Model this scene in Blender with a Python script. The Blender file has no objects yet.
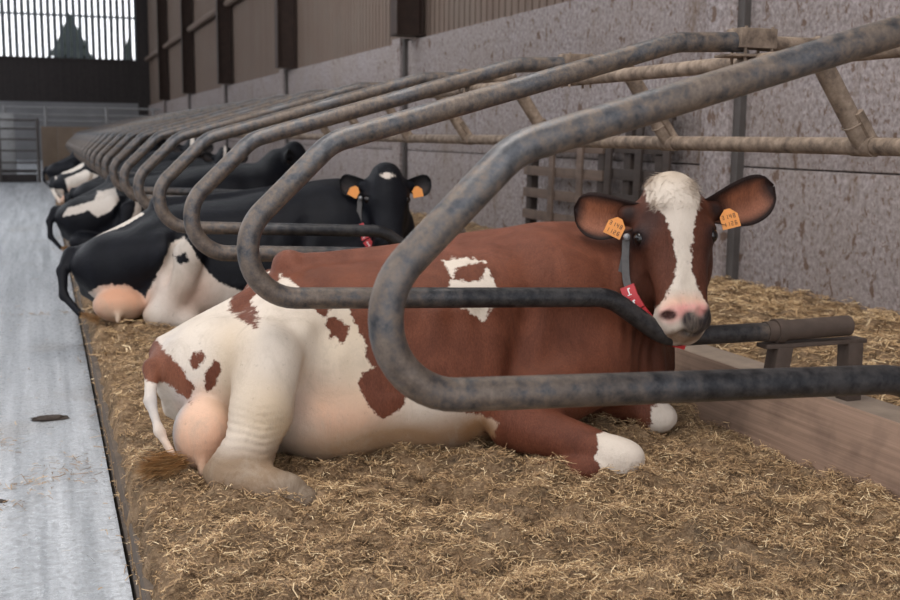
import bpy, bmesh, math, random
import numpy as np
from mathutils import Vector, Matrix, Quaternion, noise as mnoise

random.seed(7); rng = np.random.default_rng(7)
SC = bpy.context.scene
COL = SC.collection

# ------------------------------------------------------------------ camera
# world: +X across the stalls (alley -> wall), +Y along the row, +Z up, bedding level z = 0
FPX, VP, ROLL, CZ = 1100.0, (42.0, 132.0), 0.010, 0.95
dY = np.array([(VP[0]-450)/FPX, (VP[1]-300)/FPX, 1.0]); dY /= np.linalg.norm(dY)
_dn = np.cross(dY, np.array([1, ROLL, 0.0])); _dn /= np.linalg.norm(_dn)
if _dn[1] < 0: _dn = -_dn
dZ = -_dn; dX = np.cross(dY, dZ)
RW = np.array([dX, dY, dZ])
cam_d = bpy.data.cameras.new('camera'); cam = bpy.data.objects.new('camera', cam_d); COL.objects.link(cam)
m = Matrix.Identity(4)
for i in range(3):
    m[i][0] = RW[i, 0]; m[i][1] = -RW[i, 1]; m[i][2] = -RW[i, 2]
m.translation = (0, 0, CZ)
cam.matrix_world = m
cam_d.sensor_width = 36; cam_d.lens = FPX/900*36
cam_d.clip_start = 0.05; cam_d.clip_end = 400
cam_d.dof.use_dof = True; cam_d.dof.focus_distance = 2.95; cam_d.dof.aperture_fstop = 5.0
SC.camera = cam

def P(u, v, y):
    """measured point: where the sight line through photo point (u, v) meets the vertical plane at distance y along the row"""
    d = RW @ np.array([(u-450)/FPX, (v-300)/FPX, 1.0])
    t = y/d[1]
    return np.array([t*d[0], y, CZ+t*d[2]])

# ------------------------------------------------------------------ light
SC.view_settings.view_transform = 'Standard'; SC.view_settings.look = 'None'
SC.view_settings.gamma = 1; SC.view_settings.use_curve_mapping = False
SC.view_settings.exposure = 0.0
W = bpy.data.worlds.new('World'); SC.world = W; W.use_nodes = True
nt = W.node_tree; bg = nt.nodes['Background']
tc = nt.nodes.new('ShaderNodeTexCoord'); sep = nt.nodes.new('ShaderNodeSeparateXYZ')
mr = nt.nodes.new('ShaderNodeMapRange'); mr.inputs['From Min'].default_value = -0.1; mr.inputs['From Max'].default_value = 0.9
mx = nt.nodes.new('ShaderNodeMix'); mx.data_type = 'RGBA'
mx.inputs['A'].default_value = (0.97, 0.97, 1.0, 1); mx.inputs['B'].default_value = (0.84, 0.89, 1.0, 1)
nt.links.new(tc.outputs['Generated'], sep.inputs[0]); nt.links.new(sep.outputs['Z'], mr.inputs['Value'])
nt.links.new(mr.outputs['Result'], mx.inputs['Factor']); nt.links.new(mx.outputs['Result'], bg.inputs['Color'])
bg.inputs['Strength'].default_value = 2.2
def area(name, loc, target, size, energy, color=(1, 1, 1)):
    l = bpy.data.lights.new(name, 'AREA'); l.shape = 'RECTANGLE'; l.size, l.size_y = size; l.energy = energy; l.color = color
    o = bpy.data.objects.new(name, l); COL.objects.link(o); o.location = loc
    o.rotation_euler = (Vector(target)-Vector(loc)).to_track_quat('-Z', 'Y').to_euler()
    return o
area('roof_light_front', (0.3, 3.0, 5.2), (0.9, 3.6, 0), (1.6, 5.0), 235, (1.0, 0.945, 0.89))
area('roof_light_rear', (-0.5, 15.0, 6.5), (0.8, 15.0, 0), (2.0, 14.0), 420, (0.95, 0.98, 1.0))

# ------------------------------------------------------------------ helpers
def tag(o, label=None, cat=None, group=None, kind=None):
    if label: o['label'] = label
    if cat: o['category'] = cat
    if group: o['group'] = group
    if kind: o['kind'] = kind
    return o
def empty(name, loc=(0, 0, 0), rz=0):
    o = bpy.data.objects.new(name, None); COL.objects.link(o); o.location = loc; o.rotation_euler = (0, 0, rz)
    o.empty_display_size = 0.1
    return o
def obj_from(name, me, mat, parent=None, smooth=True):
    if smooth:
        me.polygons.foreach_set('use_smooth', [True]*len(me.polygons))
    if mat is not None: me.materials.append(mat)
    o = bpy.data.objects.new(name, me); COL.objects.link(o)
    if parent: o.parent = parent
    return o
def copy_tree(o, parent=None):
    c = o.copy(); COL.objects.link(c); c.parent = parent
    for ch in list(o.children): copy_tree(ch, c)
    return c
class MB:
    def __init__(s): s.bm = bmesh.new()
    def box(s, lo, hi, bevel=0.0, rot=None, piv=None, seg=2):
        r = bmesh.ops.create_cube(s.bm, size=1.0); vs = r['verts']
        c = [(a+b)/2 for a, b in zip(lo, hi)]; d = [b-a for a, b in zip(lo, hi)]
        for v in vs: v.co = Vector((v.co.x*d[0]+c[0], v.co.y*d[1]+c[1], v.co.z*d[2]+c[2]))
        if bevel:
            es = list({e for v in vs for e in v.link_edges})
            b = bmesh.ops.bevel(s.bm, geom=es, offset=bevel, segments=seg, affect='EDGES', profile=0.6)
            vs = list({v for f in b['faces'] for v in f.verts} | {v for v in vs if v.is_valid})
        if rot is not None:
            bmesh.ops.rotate(s.bm, verts=vs, cent=piv or c, matrix=rot)
        return s
    def tube(s, pts, r, seg=16, cap=True, rfun=None):
        pts = [Vector(p) for p in pts]; n = len(pts)
        T = [(pts[min(i+1, n-1)]-pts[max(i-1, 0)]).normalized() for i in range(n)]
        up = Vector((0, 0, 1)) if abs(T[0].z) < 0.9 else Vector((1, 0, 0))
        N = T[0].cross(up).normalized(); rings = []
        for i in range(n):
            N = (N-T[i]*N.dot(T[i])).normalized(); B = T[i].cross(N)
            rr = rfun(i/(n-1)) if rfun else r
            rings.append([s.bm.verts.new(pts[i]+(N*math.cos(a)+B*math.sin(a))*rr) for a in [2*math.pi*k/seg for k in range(seg)]])
        for i in range(n-1):
            for k in range(seg):
                s.bm.faces.new((rings[i][k], rings[i][(k+1) % seg], rings[i+1][(k+1) % seg], rings[i+1][k]))
        if cap:
            s.bm.faces.new(rings[0][::-1]); s.bm.faces.new(rings[-1])
        return s
    def build(s, name, mat, parent=None, smooth=True):
        bmesh.ops.recalc_face_normals(s.bm, faces=s.bm.faces)
        me = bpy.data.meshes.new(name); s.bm.to_mesh(me); s.bm.free()
        o = obj_from(name, me, mat, parent, smooth)
        if smooth:
            me.set_sharp_from_angle(angle=math.radians(40))
        return o
def fillet(ctrl, n=8):
    """polyline with rounded corners: ctrl = [(point, radius), ...]"""
    out = [Vector(ctrl[0][0])]
    for i in range(1, len(ctrl)-1):
        p = Vector(ctrl[i][0]); r = ctrl[i][1]
        a = (Vector(ctrl[i-1][0])-p).normalized(); b = (Vector(ctrl[i+1][0])-p).normalized()
        ang = a.angle(b); t = r/math.tan(ang/2)
        c = p+(a+b).normalized()*(r/math.sin(ang/2))
        p0 = p+a*t; p1 = p+b*t; u = p0-c; w = p1-c
        for k in range(n+1):
            q = k/n; th = u.angle(w)
            out.append(c+(u*math.sin((1-q)*th)+w*math.sin(q*th))/math.sin(th))
    out.append(Vector(ctrl[-1][0]))
    res = [out[0]]
    for q in out[1:]:
        d = (q-res[-1]).length
        k = max(1, int(d/0.12))
        st = res[-1].copy()
        for j in range(1, k+1): res.append(st.lerp(q, j/k))
    return res

# ------------------------------------------------------------------ materials
class Mat:
    def __init__(s, name, rough=0.8, metal=0.0, spec=0.5):
        s.m = bpy.data.materials.new(name); s.m.use_nodes = True; s.t = s.m.node_tree
        s.b = s.t.nodes['Principled BSDF']
        s.b.inputs['Roughness'].default_value = rough; s.b.inputs['Metallic'].default_value = metal
        s.b.inputs['Specular IOR Level'].default_value = spec
        s.tc = s.t.nodes.new('ShaderNodeTexCoord')
    def L(s, a, b): s.t.links.new(a, b)
    def map(s, scale=(1, 1, 1), src='Object'):
        n = s.t.nodes.new('ShaderNodeMapping'); n.inputs['Scale'].default_value = scale
        s.L(s.tc.outputs[src], n.inputs['Vector']); return n.outputs[0]
    def noise(s, scale, detail=4, rough=0.55, vec=None, dist=0.0):
        n = s.t.nodes.new('ShaderNodeTexNoise'); n.inputs['Scale'].default_value = scale
        n.inputs['Detail'].default_value = detail; n.inputs['Roughness'].default_value = rough; n.inputs['Distortion'].default_value = dist
        s.L(vec if vec is not None else s.tc.outputs['Object'], n.inputs['Vector']); return n.outputs['Fac']
    def voronoi(s, scale, vec=None):
        n = s.t.nodes.new('ShaderNodeTexVoronoi'); n.inputs['Scale'].default_value = scale
        s.L(vec if vec is not None else s.tc.outputs['Object'], n.inputs['Vector']); return n.outputs['Distance']
    def ramp(s, fac, stops):
        n = s.t.nodes.new('ShaderNodeValToRGB'); e = n.color_ramp.elements
        while len(e) < len(stops): e.new(0.5)
        for k, (p, c) in enumerate(stops):
            e[k].position = p; e[k].color = (*c, 1) if len(c) == 3 else c
        s.L(fac, n.inputs['Fac']); return n.outputs['Color']
    def rng(s, v, a, b, c=0.0, d=1.0):
        n = s.t.nodes.new('ShaderNodeMapRange')
        for k, x in zip(('From Min', 'From Max', 'To Min', 'To Max'), (a, b, c, d)): n.inputs[k].default_value = x
        s.L(v, n.inputs['Value']); return n.outputs['Result']
    def mix(s, f, a, b, mode='MIX'):
        n = s.t.nodes.new('ShaderNodeMix'); n.data_type = 'RGBA'; n.blend_type = mode
        for k, x in (('Factor', f), ('A', a), ('B', b)):
            if isinstance(x, (int, float)): n.inputs[k].default_value = x
            elif isinstance(x, tuple): n.inputs[k].default_value = (*x, 1)
            else: s.L(x, n.inputs[k])
        return n.outputs['Result']
    def math(s, op, a, b=None):
        n = s.t.nodes.new('ShaderNodeMath'); n.operation = op
        for k, x in enumerate((a, b)):
            if x is None: continue
            if isinstance(x, (int, float)): n.inputs[k].default_value = x
            else: s.L(x, n.inputs[k])
        return n.outputs[0]
    def attr(s, name):
        n = s.t.nodes.new('ShaderNodeAttribute'); n.attribute_name = name; return n
    def bump(s, h, strength=0.3, dist=0.01, prev=None):
        n = s.t.nodes.new('ShaderNodeBump'); n.inputs['Strength'].default_value = strength; n.inputs['Distance'].default_value = dist
        s.L(h, n.inputs['Height'])
        if prev is not None: s.L(prev, n.inputs['Normal'])
        s.L(n.outputs[0], s.b.inputs['Normal']); return n.outputs[0]
    def col(s, c):
        if isinstance(c, tuple): s.b.inputs['Base Color'].default_value = (*c, 1)
        else: s.L(c, s.b.inputs['Base Color'])
        return s
    def rough(s, r): s.L(r, s.b.inputs['Roughness']); return s

def simple(name, c, rough=0.8, metal=0.0, var=0.3, scale=20, bump=0.15):
    M = Mat(name, rough, metal); n = M.noise(scale)
    M.col(M.mix(n, tuple(x*(1-var) for x in c), tuple(min(1, x*(1+var)) for x in c))); M.bump(n, bump, 0.005)
    return M.m

def pipe_mat():
    M = Mat('worn_pipe_steel', 0.45, 0.55)
    n1 = M.noise(5, 5, 0.6); n2 = M.rng(M.noise(34, 8, 0.75), 0.34, 0.66); n3 = M.noise(4.2, 5, 0.65)
    steel = M.mix(n2, (0.045, 0.046, 0.050), (0.16, 0.158, 0.162))
    dirt = M.mix(n2, (0.050, 0.036, 0.028), (0.175, 0.135, 0.105))
    f = M.rng(M.math('ADD', M.math('MULTIPLY', n1, 0.7), M.math('MULTIPLY', n2, 0.3)), 0.40, 0.56)
    c = M.mix(f, steel, dirt)
    c = M.mix(M.rng(n3, 0.60, 0.76, 0, 0.5), c, (0.045, 0.06, 0.085))
    # the lower bar is rubbed dark and smooth by the cows' flanks
    sp = M.t.nodes.new('ShaderNodeSeparateXYZ'); M.L(M.tc.outputs['Object'], sp.inputs[0])
    w = M.math('MULTIPLY', M.rng(M.math('ADD', sp.outputs['X'], M.math('MULTIPLY', n1, 0.5)), 1.05, 1.35), M.rng(sp.outputs['Z'], 0.62, 0.56))
    w = M.math('MULTIPLY', w, M.rng(sp.outputs['X'], 2.18, 2.10)); w = M.math('MULTIPLY', w, 0.88)
    c = M.mix(w, c, M.mix(n2, (0.010, 0.011, 0.013), (0.030, 0.031, 0.034)))
    M.col(c); M.rough(M.rng(f, 0, 1, 0.34, 0.5))
    M.L(M.rng(f, 0, 1, 0.55, 0.2), M.b.inputs['Metallic'])
    M.bump(n2, 0.22, 0.004); return M.m
def dusty_pipe():
    M = Mat('dust_covered_pipe', 0.75, 0.15); n = M.noise(18, 6, 0.65); n2 = M.noise(90, 3)
    c = M.ramp(n, [(0.3, (0.075, 0.052, 0.037)), (0.5, (0.205, 0.150, 0.108)), (0.7, (0.34, 0.262, 0.195))])
    M.col(M.mix(M.rng(n2, 0.62, 0.72, 0, 0.5), c, (0.07, 0.045, 0.03))); M.bump(n, 0.3, 0.004); return M.m
def concrete_wall():
    M = Mat('stained_concrete', 0.9)
    n1 = M.noise(1.3, 5, 0.6); n2 = M.noise(30, 6, 0.7)
    base = M.mix(M.rng(n2, 0.36, 0.66), (0.14, 0.115, 0.11), (0.37, 0.325, 0.32))
    base = M.mix(M.rng(n1, 0.35, 0.7, 0, 0.45), base, (0.22, 0.175, 0.145))
    vec = M.map((1, 1.7, 1.1)); v1 = M.noise(6.5, 6, 0.6, vec, 0.5)
    base = M.mix(M.rng(v1, 0.60, 0.63, 0, 0.85), base, (0.10, 0.055, 0.032))
    v2 = M.noise(26, 4, 0.55, M.map((1, 1.3, 1.0)), 0.6)
    base = M.mix(M.rng(v2, 0.585, 0.63, 0, 0.65), base, (0.11, 0.062, 0.038))
    v3 = M.noise(1.5, 6, 0.65, M.map((1, 2.0, 0.6)))
    base = M.mix(M.rng(v3, 0.58, 0.70, 0, 0.65), base, (0.13, 0.085, 0.055))
    M.col(base); M.bump(n2, 0.35, 0.01); return M.m
def cladding():
    M = Mat('brown_wall_cladding', 0.9); vec = M.map((1, 22, 0.25)); n = M.noise(1, 5, 0.6, vec); n2 = M.noise(0.9, 4, 0.6, M.map((1, 1, 1)))
    c = M.mix(n, (0.085, 0.055, 0.042), (0.215, 0.155, 0.118)); M.col(M.mix(M.rng(n2, 0.45, 0.75, 0, 0.5), c, (0.16, 0.13, 0.105)))
    M.bump(n, 0.3, 0.02); return M.m
def wood(name, a, b, sc=(2, 30, 30), rough=0.8):
    M = Mat(name, rough); n = M.noise(1, 5, 0.6, M.map(sc)); n2 = M.noise(7, 4)
    c = M.mix(n, a, b); M.col(M.mix(M.rng(n2, 0.5, 0.75, 0, 0.5), c, tuple(x*0.5 for x in a))); M.bump(n, 0.3, 0.005); return M.m
def alley_mat():
    M = Mat('wet_scraped_concrete', 0.4, 0, 0.6)
    st = M.noise(1, 5, 0.6, M.map((14, 0.5, 1))); n = M.noise(40, 6, 0.7); b = M.noise(1.5, 5, 0.6)
    c = M.mix(M.rng(st, 0.3, 0.7), (0.25, 0.265, 0.28), (0.56, 0.58, 0.60)); c = M.mix(M.rng(n, 0.48, 0.66, 0, 0.55), c, (0.12, 0.12, 0.12))
    c = M.mix(M.rng(b, 0.55, 0.72, 0, 0.35), c, (0.20, 0.15, 0.10))
    fl = M.noise(1, 4, 0.6, M.map((3, 22, 1))); c = M.mix(M.rng(fl, 0.66, 0.74, 0, 0.5), c, (0.24, 0.17, 0.10))
    M.col(c); M.rough(M.rng(n, 0.35, 0.7, 0.16, 0.5)); M.bump(M.math('ADD', n, M.math('MULTIPLY', st, 1.2)), 0.35, 0.006); return M.m
def bedding_mat():
    M = Mat('trodden_bedding', 0.95, 0, 0.2); n = M.noise(14, 8, 0.7); n2 = M.noise(70, 5, 0.7, M.map((1, 1, 1)), 0.8); n3 = M.noise(2.2, 4, 0.6)
    c = M.ramp(n, [(0.32, (0.05, 0.030, 0.016)), (0.5, (0.22, 0.137, 0.075)), (0.66, (0.40, 0.27, 0.16))])
    c = M.mix(M.rng(n2, 0.45, 0.7, 0, 0.6), c, (0.46, 0.33, 0.19)); c = M.mix(M.rng(n3, 0.5, 0.7, 0, 0.35), c, (0.21, 0.165, 0.12))
    M.col(c); M.bump(M.math('ADD', n, n2), 0.9, 0.02); return M.m
def straw_mat():
    M = Mat('straw_stems', 0.6, 0, 0.35); a = M.attr('tone')
    M.col(M.ramp(a.outputs['Fac'], [(0.0, (0.07, 0.040, 0.020)), (0.45, (0.31, 0.19, 0.095)), (0.8, (0.60, 0.405, 0.205)), (1.0, (0.85, 0.66, 0.40))])); return M.m
def coat_mat():
    M = Mat('short_cow_coat', 0.52, 0, 0.15)
    mk = M.attr('mask'); pg = M.attr('pig'); wh = M.attr('whi')
    n = M.noise(38, 5, 0.65); n2 = M.noise(140, 3, 0.6)
    f = M.math('ADD', mk.outputs['Fac'], M.math('ADD', M.math('MULTIPLY', M.math('SUBTRACT', n, 0.5), 0.036), M.math('MULTIPLY', M.math('SUBTRACT', n2, 0.5), 0.012)))
    f = M.rng(f, -0.003, 0.003)
    hv = M.noise(1, 5, 0.75, M.map((260, 260, 60))); big = M.noise(5, 5, 0.65, M.map((2.2, 2.2, 0.7)), 0.6)
    pc = M.mix(1.0, pg.outputs['Color'], M.mix(M.rng(hv, 0.3, 0.7), (0.72, 0.72, 0.72), (1.28, 1.28, 1.28)), 'MULTIPLY')
    pc = M.mix(1.0, pc, M.mix(M.rng(big, 0.3, 0.7), (0.74, 0.72, 0.72), (1.25, 1.26, 1.28)), 'MULTIPLY')
    wc = M.mix(1.0, wh.outputs['Color'], M.mix(hv, (0.9, 0.89, 0.88), (1.08, 1.08, 1.08)), 'MULTIPLY')
    wc = M.mix(M.rng(M.noise(7, 7, 0.75, M.map((1.4, 1.4, 0.7)), 0.8), 0.50, 0.72, 0, 0.55), wc, (0.38, 0.31, 0.235))
    wc = M.mix(M.rng(M.noise(34, 5, 0.7), 0.62, 0.70, 0, 0.35), wc, (0.20, 0.16, 0.12))
    M.col(M.mix(f, pc, wc)); b1 = M.bump(hv, 0.45, 0.004); M.bump(M.noise(13, 5, 0.6), 0.4, 0.015, b1)
    return M.m

MT = dict(
    pipe=pipe_mat(), dusty=dusty_pipe(), wall=concrete_wall(), clad=cladding(),
    plank=wood('worn_plank', (0.095, 0.055, 0.036), (0.38, 0.25, 0.175), (50, 1.2, 75)),
    pallet=wood('weathered_pallet_wood', (0.06, 0.038, 0.027), (0.17, 0.115, 0.085), (30, 3, 30)),
    palletdark=wood('dark_pallet_wood', (0.014, 0.009, 0.007), (0.055, 0.036, 0.027), (30, 3, 30)),
    darkwood=wood('dark_stained_boards', (0.010, 0.008, 0.008), (0.045, 0.035, 0.033), (14, 14, 0.3)),
    steelcol=simple('rusty_painted_steel', (0.035, 0.018, 0.012), 0.7, 0.2, 0.6, 9),
    alley=alley_mat(), bed=bedding_mat(), straw=straw_mat(), coat=coat_mat(),
    curb=simple('manure_stained_curb', (0.10, 0.072, 0.05), 0.9, 0, 0.6, 25, 0.6),
    slab=simple('dusty_concrete_slab', (0.24, 0.185, 0.14), 0.9, 0, 0.35, 12, 0.3),
    eye=Mat('glossy_eye', 0.16, 0, 0.5).col((0.008, 0.005, 0.004)).m,
    orange=simple('orange_plastic', (0.72, 0.27, 0.05), 0.5, 0, 0.1, 40, 0.05),
    ink=simple('dark_ink', (0.09, 0.035, 0.015), 0.6, 0, 0.1),
    red=simple('red_plastic', (0.42, 0.018, 0.022), 0.4, 0, 0.2, 30, 0.05),
    whitepl=simple('white_plastic', (0.75, 0.72, 0.70), 0.5, 0, 0.05),
    strap=simple('grey_nylon_strap', (0.085, 0.078, 0.075), 0.75, 0, 0.3, 90, 0.3),
    hairgold=simple('tail_hair', (0.42, 0.24, 0.10), 0.6, 0, 0.5, 60),
    hairwhite=simple('cream_hair', (0.56, 0.48, 0.40), 0.6, 0, 0.35, 80),
    manure=simple('dried_manure', (0.045, 0.032, 0.024), 0.9, 0, 0.5, 40, 0.8),
    rust=simple('brown_rusty_steel', (0.085, 0.06, 0.046), 0.75, 0.2, 0.45, 22),
    galv_recess=simple('dirty_gate_steel_recess_shade', (0.075, 0.065, 0.06), 0.7, 0.2, 0.4, 8),  # gate steel, also the dark strip painted in for the recess shade
    galv=simple('galvanised_gate_steel', (0.25, 0.25, 0.25), 0.5, 0.3, 0.3, 8),
    brownpanel=simple('brown_board_panel', (0.17, 0.125, 0.09), 0.9, 0, 0.3, 3),
    greywall=simple('grey_far_wall', (0.20, 0.20, 0.205), 0.9, 0, 0.3, 1.2),
    leaf=simple('dark_conifer_green', (0.012, 0.018, 0.013), 0.9, 0, 0.4, 3),
    ground=simple('far_ground', (0.12, 0.12, 0.10), 0.95, 0, 0.3, 1),
    slat=simple('grey_timber_slat', (0.10, 0.12, 0.13), 0.9, 0, 0.2, 4),
)

# ------------------------------------------------------------------ setting
WX = 4.33; COLS = [-0.9, 6.42, 13.6, 20.8, 28.0, 35.2, 42.4]
# alley floor
b = MB(); b.box((-9, -3, -0.4), (0.165, 49.6, -0.2)); tag(b.build('floor', MT['alley'], smooth=False), kind='structure')
# outside ground beyond the building
b = MB(); b.box((-40, 49.7, -0.5), (40, 110, -0.25)); tag(b.build('ground', MT['ground'], smooth=False), kind='structure')
# kerb of the lying area and the slab below the bedding
b = MB()
for k in range(18): b.box((0.175, -3+k*3.0, -0.4), (0.42, -3+k*3.0+2.985, -0.085), 0.02)
tag(b.build('trim_1', MT['curb']), kind='structure')
b = MB(); b.box((0.42, -3, -0.4), (WX, 49.6, -0.12)); tag(b.build('floor_lying_area', MT['slab'], smooth=False), kind='structure')
# right wall: precast panels between pilasters
b = MB()
for i in range(len(COLS)):
    y0 = COLS[i]+0.155 if i else -4; y1 = COLS[i+1]-0.155 if i+1 < len(COLS) else 49.4
    if i == 0: y0 = COLS[0]+0.155
    for z0, z1 in ((-0.3, 0.764), (0.772, 1.444), (1.451, 2.12)):
        b.box((WX, y0, z0), (WX+0.16, y1, z1), 0.012)
b.box((WX+0.05, -4, -0.3), (WX+0.2, 49.5, 2.09))
tag(b.build('wall_right', MT['wall']), kind='structure')
for i, y in enumerate(COLS):
    b = MB(); b.box((WX-0.085, y-0.16, -0.3), (WX+0.12, y+0.16, 2.16), 0.012)
    tag(b.build('trim_%d' % (i+2), MT['wall']), kind='structure')
    b = MB(); b.box((WX-0.05, y-0.235, -0.3), (WX+0.05, y-0.16, 2.14), 0.004)  # added dark strip standing in for the shaded recess beside each pilaster
    tag(b.build('trim_%d' % (i+30), MT['galv_recess'], smooth=False), kind='structure')
# unseen roof added to hold back sky light, open strips let some in
b = MB()
for k in range(14):
    y0 = -5+k*4.0
    b.box((-9, y0, 9.3), (4.7, y0+3.3, 9.4))
tag(b.build('ceiling_unseen', MT['darkwood'], smooth=False), kind='structure')
b = MB(); b.box((-9.1, -5, -0.3), (-9.0, 49.7, 3.0)); tag(b.build('wall_left_unseen', MT['wall'], smooth=False), kind='structure')  # unseen low wall, added to cut the light from the open left side
# upper cladding with ribs
b = MB()
yy = -4.0
while yy < 49.5:
    b.box((WX+0.10, yy, 2.10), (WX+0.13, yy+0.13, 8.2)); b.box((WX+0.12, yy+0.13, 2.10), (WX+0.14, yy+0.165, 8.2))
    yy += 0.165
tag(b.build('wall_right_upper', MT['clad'], smooth=False), kind='structure')
for y in COLS[2:]:
    yk = y; y = y-0.5; b = MB(); b.box((WX-0.27, y-0.13, 2.16), (WX-0.25, y+0.13, 8.2)); b.box((WX-0.26, y-0.012, 2.16), (WX+0.06, y+0.012, 8.2)); b.box((WX+0.05, y-0.13, 2.16), (WX+0.07, y+0.13, 8.2))
    b.box((WX-0.27, y-0.14, 2.15), (WX+0.10, y+0.14, 2.17))
    o = b.build('steel_column', MT['steelcol'], smooth=False)
    place = {13.6: 'above the wall, nearest of the row in view', 20.8: 'second from the front in the row above the wall',
             28.0: 'third from the front in the row above the wall', 35.2: 'fourth from the front in the row above the wall', 42.4: 'rearmost of the row, next to the barn end'}[yk]
    tag(o, 'dark brown steel roof column ' + place, 'column', 'steel columns above the wall')
b = MB(); b.tube([(WX-0.02, 14, 4.05), (WX-0.02, 49.4, 4.05)], 0.09, 8); b.tube([(WX-0.02, -4, 4.05), (WX-0.02, 13.4, 4.05)], 0.09, 8)
tag(b.build('trim_20', MT['clad'], None), kind='structure')
# end wall: dark boards, bright open slats above
YE = 49.6
b = MB(); xx = -9.0
while xx < 3.9:
    b.box((xx, YE, 2.2), (xx+0.235, YE+0.05, 3.98)); xx += 0.24
b.box((-9, YE+0.03, 2.2), (3.95, YE+0.1, 3.98))
b.box((-9, YE-0.05, 3.93), (3.95, YE+0.05, 4.02)); b.box((3.93, YE-0.1, -0.3), (4.6, YE+0.1, 9.2))
tag(b.build('wall_back', MT['darkwood'], smooth=False), kind='structure')
b = MB(); b.box((-9, YE, -0.3), (3.95, YE+0.1, 2.2)); tag(b.build('wall_back_lower', MT['greywall'], smooth=False), kind='structure')
b = MB(); xx = -8.9
while xx < 3.9:
    b.box((xx, YE, 4.02), (xx+0.155, YE+0.03, 9.2)); xx += 0.25
b.box((-9, YE+0.03, 5.72), (3.95, YE+0.09, 5.80))
tag(b.build('wall_back_slats', MT['slat'], smooth=False), kind='structure')

# ------------------------------------------------------------------ far gates and panel
def rails(name, x0, x1, y, zs, posts, mat, r=0.022, pr=0.035, zb=-0.2, zt=None):
    t = empty(name, ((x0+x1)/2, y, zb)); c = Vector(t.location)
    for z in zs:
        MB().tube([Vector((x0, y, z))-c, Vector((x1, y, z))-c], r, 8).build('rail', mat, t)
    for px in posts:
        MB().tube([Vector((px, y, zb))-c, Vector((px, y, (zt or zs[-1])+0.04))-c], pr, 8).build('post', mat, t)
    return t
g = rails('gate', -0.95, -0.10, 27.3, [0.25, 0.52, 0.78, 1.02, 1.22], [-0.93, -0.10], MT['galv_recess']); tag(g, 'grey tubular steel gate across the far end of the alley', 'gate')
g = rails('rail_fence', -0.85, 2.9, 29.5, [1.05, 1.22, 1.37, 1.55], [-0.85, 0.1, 1.55, 2.7], MT['galv'], 0.026); tag(g, 'long dusty steel rail fence behind the brown board panel', 'fence')
b = MB()
for k in range(5): b.box((-0.02+k*0.36, 28.0, -0.2), (0.335+k*0.36, 28.05, 1.08), 0.006)
tag(b.build('board_panel', MT['brownpanel']), 'brown board panel at the far end of the stall row', 'panel')
b = MB(); b.box((-1.3, 27.35, -0.2), (-0.15, 27.5, -0.02), 0.02); b.box((-1.3, 27.3, 0.02), (-0.15, 27.42, 0.09), 0.01)
tag(b.build('gate_sill', MT['darkwood']), 'dark low timber sill below the far alley gate', 'sill')
b = MB(); b.box((-1.0, 29.0, -0.2), (-0.62, 29.12, 1.4), 0.02)  # solid pale post put where bright daylight shows through a gap
tag(b.build('daylight_gap_post', MT['galv']), 'pale upright square post standing in for the daylight gap behind the far alley gate', 'post')
# trees outside
def conifer(x, y, h, r, label):
    b = MB(); n = 9
    for k in range(n):
        z0 = h*(0.12+0.86*k/n); rr = r*(1-k/n)**0.9+0.1
        vs = []
        top = b.bm.verts.new((x, y, min(h, z0+h*0.22)))
        for a in range(14):
            q = rr*(1 if a % 2 else 0.72)*random.uniform(0.85, 1.1)
            vs.append(b.bm.verts.new((x+q*math.cos(a*math.pi/7), y+q*math.sin(a*math.pi/7), z0-0.12*h*(0.5 if a % 2 else 0))))
        for a in range(14): b.bm.faces.new((vs[a], vs[(a+1) % 14], top))
        b.bm.faces.new(vs[::-1])
    c = empty('conifer_tree', (x, y, -0.3))
    for v in b.bm.verts: v.co -= Vector((x, y, -0.3))
    b.build('foliage', MT['leaf'], c, smooth=False)
    MB().tube([(0, 0, 0), (0, 0, h*0.4)], 0.18, 8).build('trunk', MT['steelcol'], c)
    tag(c, label, 'tree')
conifer(1.75, 68, 7.7, 3.6, 'dark pointed conifer seen through the open slats of the end wall')
conifer(5.35, 74, 6.9, 1.5, 'smaller dark conifer behind the right end of the slatted wall')

# ------------------------------------------------------------------ bedding
def bed_h(x, y):
    """height of the bedding surface (arrays)"""
    def n2(fx, fy, ph): return np.sin(x*fx+ph)*np.cos(y*fy+ph*1.7)
    h = 0.018*n2(5.1, 4.3, 0.3)+0.014*n2(9.7, 8.1, 1.9)+0.009*n2(17, 21, 4.0)+0.006*np.sin(x*31+y*23)*np.cos(y*37-x*11+1)
    h += 0.055*np.exp(-((x-3.3)/0.7)**2)+0.012*n2(33, 29, 0.7)+0.010*n2(47, 41, 2.2)
    h += 0.035*np.exp(-(((x-1.0)/0.9)**2+((y-3.2)/0.45)**2))
    h -= 0.03*np.exp(-((x-0.20)/0.13)**2)+0.13*np.exp(-((x-0.165)/0.028)**2)
    h -= 0.045*np.exp(-(((x-0.92)/0.16)**2+((y-2.15)/0.10)**2))
    h -= 0.03*np.exp(-(((x-1.25)/0.2)**2+((y-2.1)/0.12)**2))
    h -= 0.05*np.exp(-((x-2.38)/0.2)**2)
    return h
ys = np.concatenate([np.arange(1.2, 4.6, 0.0145), np.arange(4.6, 5.0, 0.02), np.arange(5.0, 9, 0.04), np.arange(9, 29, 0.12)]); xs = np.concatenate([np.arange(0.172, 2.6, 0.0145), np.arange(2.6, WX-0.003, 0.04), [WX-0.004]])
X, Y = np.meshgrid(xs, ys); Z = bed_h(X, Y)
det = np.array([mnoise.fractal(Vector((a*9, b_*9, 0)), 0.75, 2.2, 6) for a, b_ in zip(X.ravel(), Y.ravel())]).reshape(X.shape)
Z = Z+0.026*det-0.03*np.clip(np.abs(det)-0.5, 0, 1)
nx = len(xs); ny = len(ys)
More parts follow.
